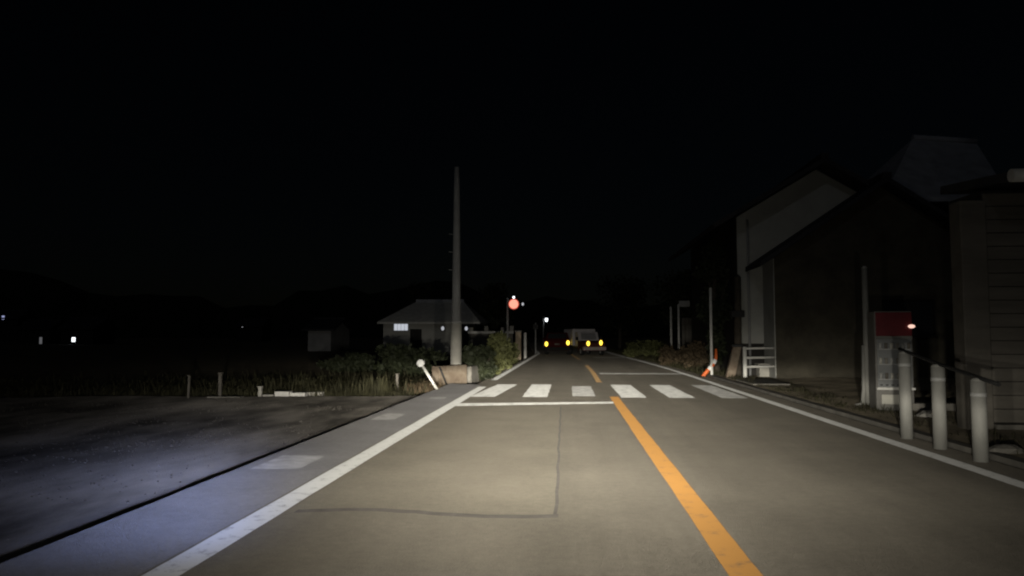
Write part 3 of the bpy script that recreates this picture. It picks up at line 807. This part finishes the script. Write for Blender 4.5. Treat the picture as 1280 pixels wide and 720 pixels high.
# house further back with the pale hipped roof
D = 26
bl = at(1104, 247, D - .5); br = at(1262, 240, D - .5); tl_ = at(1150, 168, D + 2.2); tr2 = at(1232, 184, D + 2.2)
t = thing('house', (bl.x + .6, D, 0), 'tall dark house with a pale grey hipped roof above the vending machine', 'house')
w = br.x - bl.x - 1.2; ev = bl.z
MB().box(0, w, 0, 6, -.2, ev).build('wall', 'dark_wood', t)
ox = bl.x + .6
rf = MB().add([(bl.x - ox, -.5, ev), (br.x - ox, -.5, ev), (br.x - ox, 6.5, ev), (bl.x - ox, 6.5, ev), (tl_.x - ox, 2.8, tl_.z), (tr2.x - ox, 2.8, tl_.z - .2),
               (bl.x - ox, -.5, ev - .15), (br.x - ox, -.5, ev - .15), (br.x - ox, 6.5, ev - .15), (bl.x - ox, 6.5, ev - .15)],
              [(0, 1, 5, 4), (1, 2, 5), (2, 3, 4, 5), (3, 0, 4), (0, 6, 7, 1), (1, 7, 8, 2), (2, 8, 9, 3), (3, 9, 6, 0), (6, 9, 8, 7)]).build('roof', 'roof_grey', t)
MB().tube([(tl_.x - ox, 2.8, tl_.z + .04), (tr2.x - ox, 2.8, tl_.z - .16)], .12, 8).build('ridge_cap', 'roof_grey', rf, True)
window(t, w * .3, w * .55, 4.2, 5.3, 0, 2)

# vending machine
a = gnd(1096, 511, .05); 
t = thing('vending_machine', (a.x, a.y, .05), 'unlit vending machine with a red top panel and grey display window', 'vending machine', R(-6))
Hm = at(1110, 389, a.y).z - .05; wm = at(1142, 511, a.y).x - a.x
MB().box(0, wm, 0, .42, -.08, Hm).build('cabinet', 'grey_enamel', t, bevel=.02)
z = lambda py: at(1110, py, a.y).z - .05
MB().box(.015, wm - .015, -.03, 0, z(420), Hm - .02).build('top_panel', 'red_panel', t, bevel=.008)
ds = MB().box(.03, wm - .03, -.025, 0, z(484), z(424)).build('display_window', 'glass_grey', t, bevel=.005)
for k in range(3):
    zz = z(484) + (z(424) - z(484)) * (k + .5) / 3.2
    MB().box(.04, wm - .04, -.03, -.024, zz, zz + .015).build('shelf', 'grey_metal', ds)
MB().box(0, wm, -.06, 0, z(487), z(484)).build('ledge', 'white_metal', t, bevel=.004)
MB().box(.08, wm - .2, -.02, 0, .08, z(490) - .04).build('dispense_flap', 'pale_panel', t, bevel=.01)
MB().box(wm - .14, wm - .06, -.035, 0, z(478), z(450)).build('coin_panel', 'grey_metal', t)
q = at(1138, 408, a.y - .08)
ml = MB(); ml.disc((q.x - a.x + .01, -.06, q.z - .05), .055, .02, 16, .032); ml.build('lamp', 'pink_lamp', t, True)
for r in range(3):
    zz = z(484) + (z(424) - z(484)) * (r + .5) / 3.2 + .015
    for k in range(6):
        cx_ = .075 + k * (wm - .15) / 5
        MB().tube([(cx_, -.03, zz), (cx_, -.03, zz + .10)], .026, 8).build('can', ('grey_metal', 'board', 'pale_panel', 'concrete_dark')[(r * 2 + k) % 4], ds, True)
for k in range(6):
    MB().box(.055 + k * (wm - .15) / 5, .095 + k * (wm - .15) / 5, -.04, -.02, z(484) + .03, z(484) + .05).build('button', 'dark_metal', ds)
# pipe post beside it
p = gnd(1085.5, 508); t = thing('pipe_post', p, 'pale pipe post with a splayed foot touching the left side of the vending machine', 'post')
H = at(1085.5, 335, p.y).z
MB().tube([(0, 0, -.15), (0, 0, H)], [.062, .05], 14).build('shaft', 'post_paint', t, True)
MB().tube([(-.22, -.03, 0), (-.1, -.02, .05), (-.075, -.01, .3), (-.06, 0, 1.1)], [.05, .045, .035, .03], 10).build('cable_guard', 'post_paint', t, True)
MB().tube([(0, 0, H), (0, 0, H + .04)], [.055, .02], 14).build('cap', 'grey_metal', t, True)

# guard posts on the kerb with a dark top rail
tops = []
for i, (px, yt, yb) in enumerate(((1133.5, 442, 543), (1175.5, 458.5, 555.5), (1226, 476, 570.5))):
    p = gnd(px, yb, .05); top = at(px, yt, p.y)
    lab = ('slim white guard post next to the vending machine, tallest of the three', 'white guard post between the tallest one and the grey shed post',
           'shortest white guard post on the kerb in front of the grey shed post')[i]
    t = thing('guard_post', (p.x, p.y, .05), lab, 'guard post', group='guard posts along the right kerb')
    h_ = top.z - .05
    MB().tube([(0, 0, -.15), (0, 0, h_)], .072, 18).build('shaft', 'post_paint', t, True)
    MB().tube([(0, 0, h_), (0, 0, h_ + .03)], [.074, .045], 18).build('cap', 'post_paint', t, True)
    MB().tube([(0, 0, h_ - .16), (0, 0, h_ - .12)], .076, 18).build('band', 'grey_metal', t, True)
    tops.append(Vector((p.x, p.y, top.z + .035)))
e = tops[2] + (tops[2] - tops[1]) * .45; s_ = tops[0] - (tops[1] - tops[0]) * .15
o = MB().tube([s_, tops[0], tops[1], tops[2], e], .022, 8).build('handrail', 'dark_metal', None, True)
tag(o, 'dark sloping pipe laid over the tops of the guard posts', 'handrail')

# open shed with board wall at the right edge
D = 10.6
xp = at(1207, 450, D).x; xq = at(1240, 450, D).x
t = thing('shed', (xp, D, 0), 'timber shed with grey corner post, board wall and pale eave', 'shed')
MB().box(0, xq - xp, 0, .3, -.1, 3.1).build('corner_post', 'board', t, bevel=.015)
z0 = .12
for k in range(17):
    w_ = .17
    MB().box(xq - xp + .004, 4.2, .08 + random.uniform(-.008, .008), .11, z0 + k * .182, z0 + k * .182 + w_).build('board', 'board', t)
MB().box(xq - xp, 4.2, .115, 1.0, -.1, 3.25).build('wall', 'dark_wood', t)
MB().box(xq - xp + .01, 4.2, -.04, .075, -.1, .10).build('plinth', 'concrete_dark', t)
xe = at(1259, 221, D - .6).x - xp; ze = at(1259, 221, D - .6).z
MB().prism([(-.65, ze - .06), (1.15, ze + .10), (1.15, ze + .22), (-.65, ze + .06)], 'x', .30, 4.4).build('roof', 'roof_dark', t)
MB().tube([(xe, -.68, ze), (4.4, -.68, ze + .02)], .085, 12).build('eave_gutter', 'white_metal', t, True)

# loose stones and weeds on the yard, low block step
for (px, py, s, m, lab) in ((1165, 522, .16, 'concrete', 'small pale stone on the ground behind the guard posts'),
                            (1256, 566, .13, 'concrete_dark', 'small grey stone on the ground beside the shortest guard post'),
                            (1150, 508, .12, 'concrete', 'tiny pale stone beside the foot of the vending machine')):
    q = gnd(px, py, .03)
    bm = bmesh.new(); bmesh.ops.create_icosphere(bm, subdivisions=2, radius=s)
    for v in bm.verts: v.co = Vector((v.co.x * 1.5, v.co.y, v.co.z * .55)) * random.uniform(.85, 1.12)
    me = bpy.data.meshes.new('stone'); bm.to_mesh(me); bm.free(); me.materials.append(M[m])
    o = bpy.data.objects.new('stone', me); o.location = (q.x, q.y, .05); col.objects.link(o)
    tag(o, lab, 'stone')
q = gnd(1195, 513, .04)
o = MB().box(q.x - .9, q.x + .75, q.y, q.y + .3, -.08, .15).build('block_step', 'concrete_dark', bevel=.02)
tag(o, 'low concrete step in the yard behind the guard posts', 'step')
spots = [(4.62 + abs(random.gauss(0, .5)), random.uniform(5.0, 24), random.uniform(.3, 1)) for _ in range(230)]
o = blades(MB(), spots, .13, .9, 6, .06, .006, .02).build('yard_weeds', 'grass')
tag(o, 'sparse low weeds on the yard behind the right kerb', 'weeds', kind='stuff')

# verge grass and shrubs beyond
spots = []
for _ in range(2300):
    y = random.uniform(24.5, 64); spots.append((4.35 + bend(y) + abs(random.gauss(0, .9)), y, random.uniform(.35, 1)))
o = blades(MB(), spots, .42, .7, 7, .1, .015, -.16).build('verge_grass', 'grass')
tag(o, 'long dull grass on the right verge beyond the orange marker', 'grass', kind='stuff')
for i, (px, Y, rx, rz_, m, lab) in enumerate((
        (800, 46, 1.0, .95, 'leaf', 'small green shrub on the verge nearest the truck'),
        (822, 41, .9, .95, 'leaf', 'small green shrub on the verge in front of the plain slim post'),
        (845, 33, .8, .85, 'leaf_dry', 'dry brown shrub on the verge below the two slim posts'),
        (868, 30, .8, 1.0, 'leaf_dry', 'dry brown shrub left of the orange marker'),
        (893, 26.0, .35, 1.5, 'leaf_dark', 'dark shrub behind the tall thin post'))):
    shrub((at(px, 430, Y).x, Y, -.16), rx, .9, rz_, 2600, .12, lab, m, 'shrubs along the right verge')
tree('broadleaf_tree', (at(894, 430, 26.0).x, 26.0, -.1), 4.6, .62, 9000, .12, 'dark leafy tree in front of the pale house corner')
tree('broadleaf_tree', (at(866, 430, 42).x, 43, -.1), 4.8, 1.5, 5200, .16, 'dark leafy tree behind the slim post with a plate')
tree('broadleaf_tree', (at(775, 430, 75).x, 75, -.1), 6.5, 2.6, 5200, .24, 'dark leafy tree behind the truck')
tree('broadleaf_tree', (at(528, 430, 66).x, 70, -.1), 6.0, 2.2, 4200, .24, 'dark leafy tree behind the bungalow')
tree('broadleaf_tree', (at(610, 430, 62).x, 66, -.1), 5.6, 1.9, 4200, .24, 'dark leafy tree behind the garden wall')

# grey wall panel behind the slim posts
p = at(852, 410, 39.5); q = at(884, 410, 39.5)
t = thing('board_fence', (p.x, 39.5, -.16), 'dim grey fence of upright boards behind the slim post with a plate', 'fence')
nb = 7; wb = (q.x - p.x) / nb; hh = at(860, 398, 39.5).z + .16
for k in range(nb): MB().box(k * wb + .01, (k + 1) * wb - .01, random.uniform(0, .015), .04, -.05, hh + random.uniform(-.04, .04)).build('board', 'board', t)
for zz in (.5, hh - .3): MB().box(0, q.x - p.x, .041, .09, zz, zz + .09).build('rail', 'board', t)
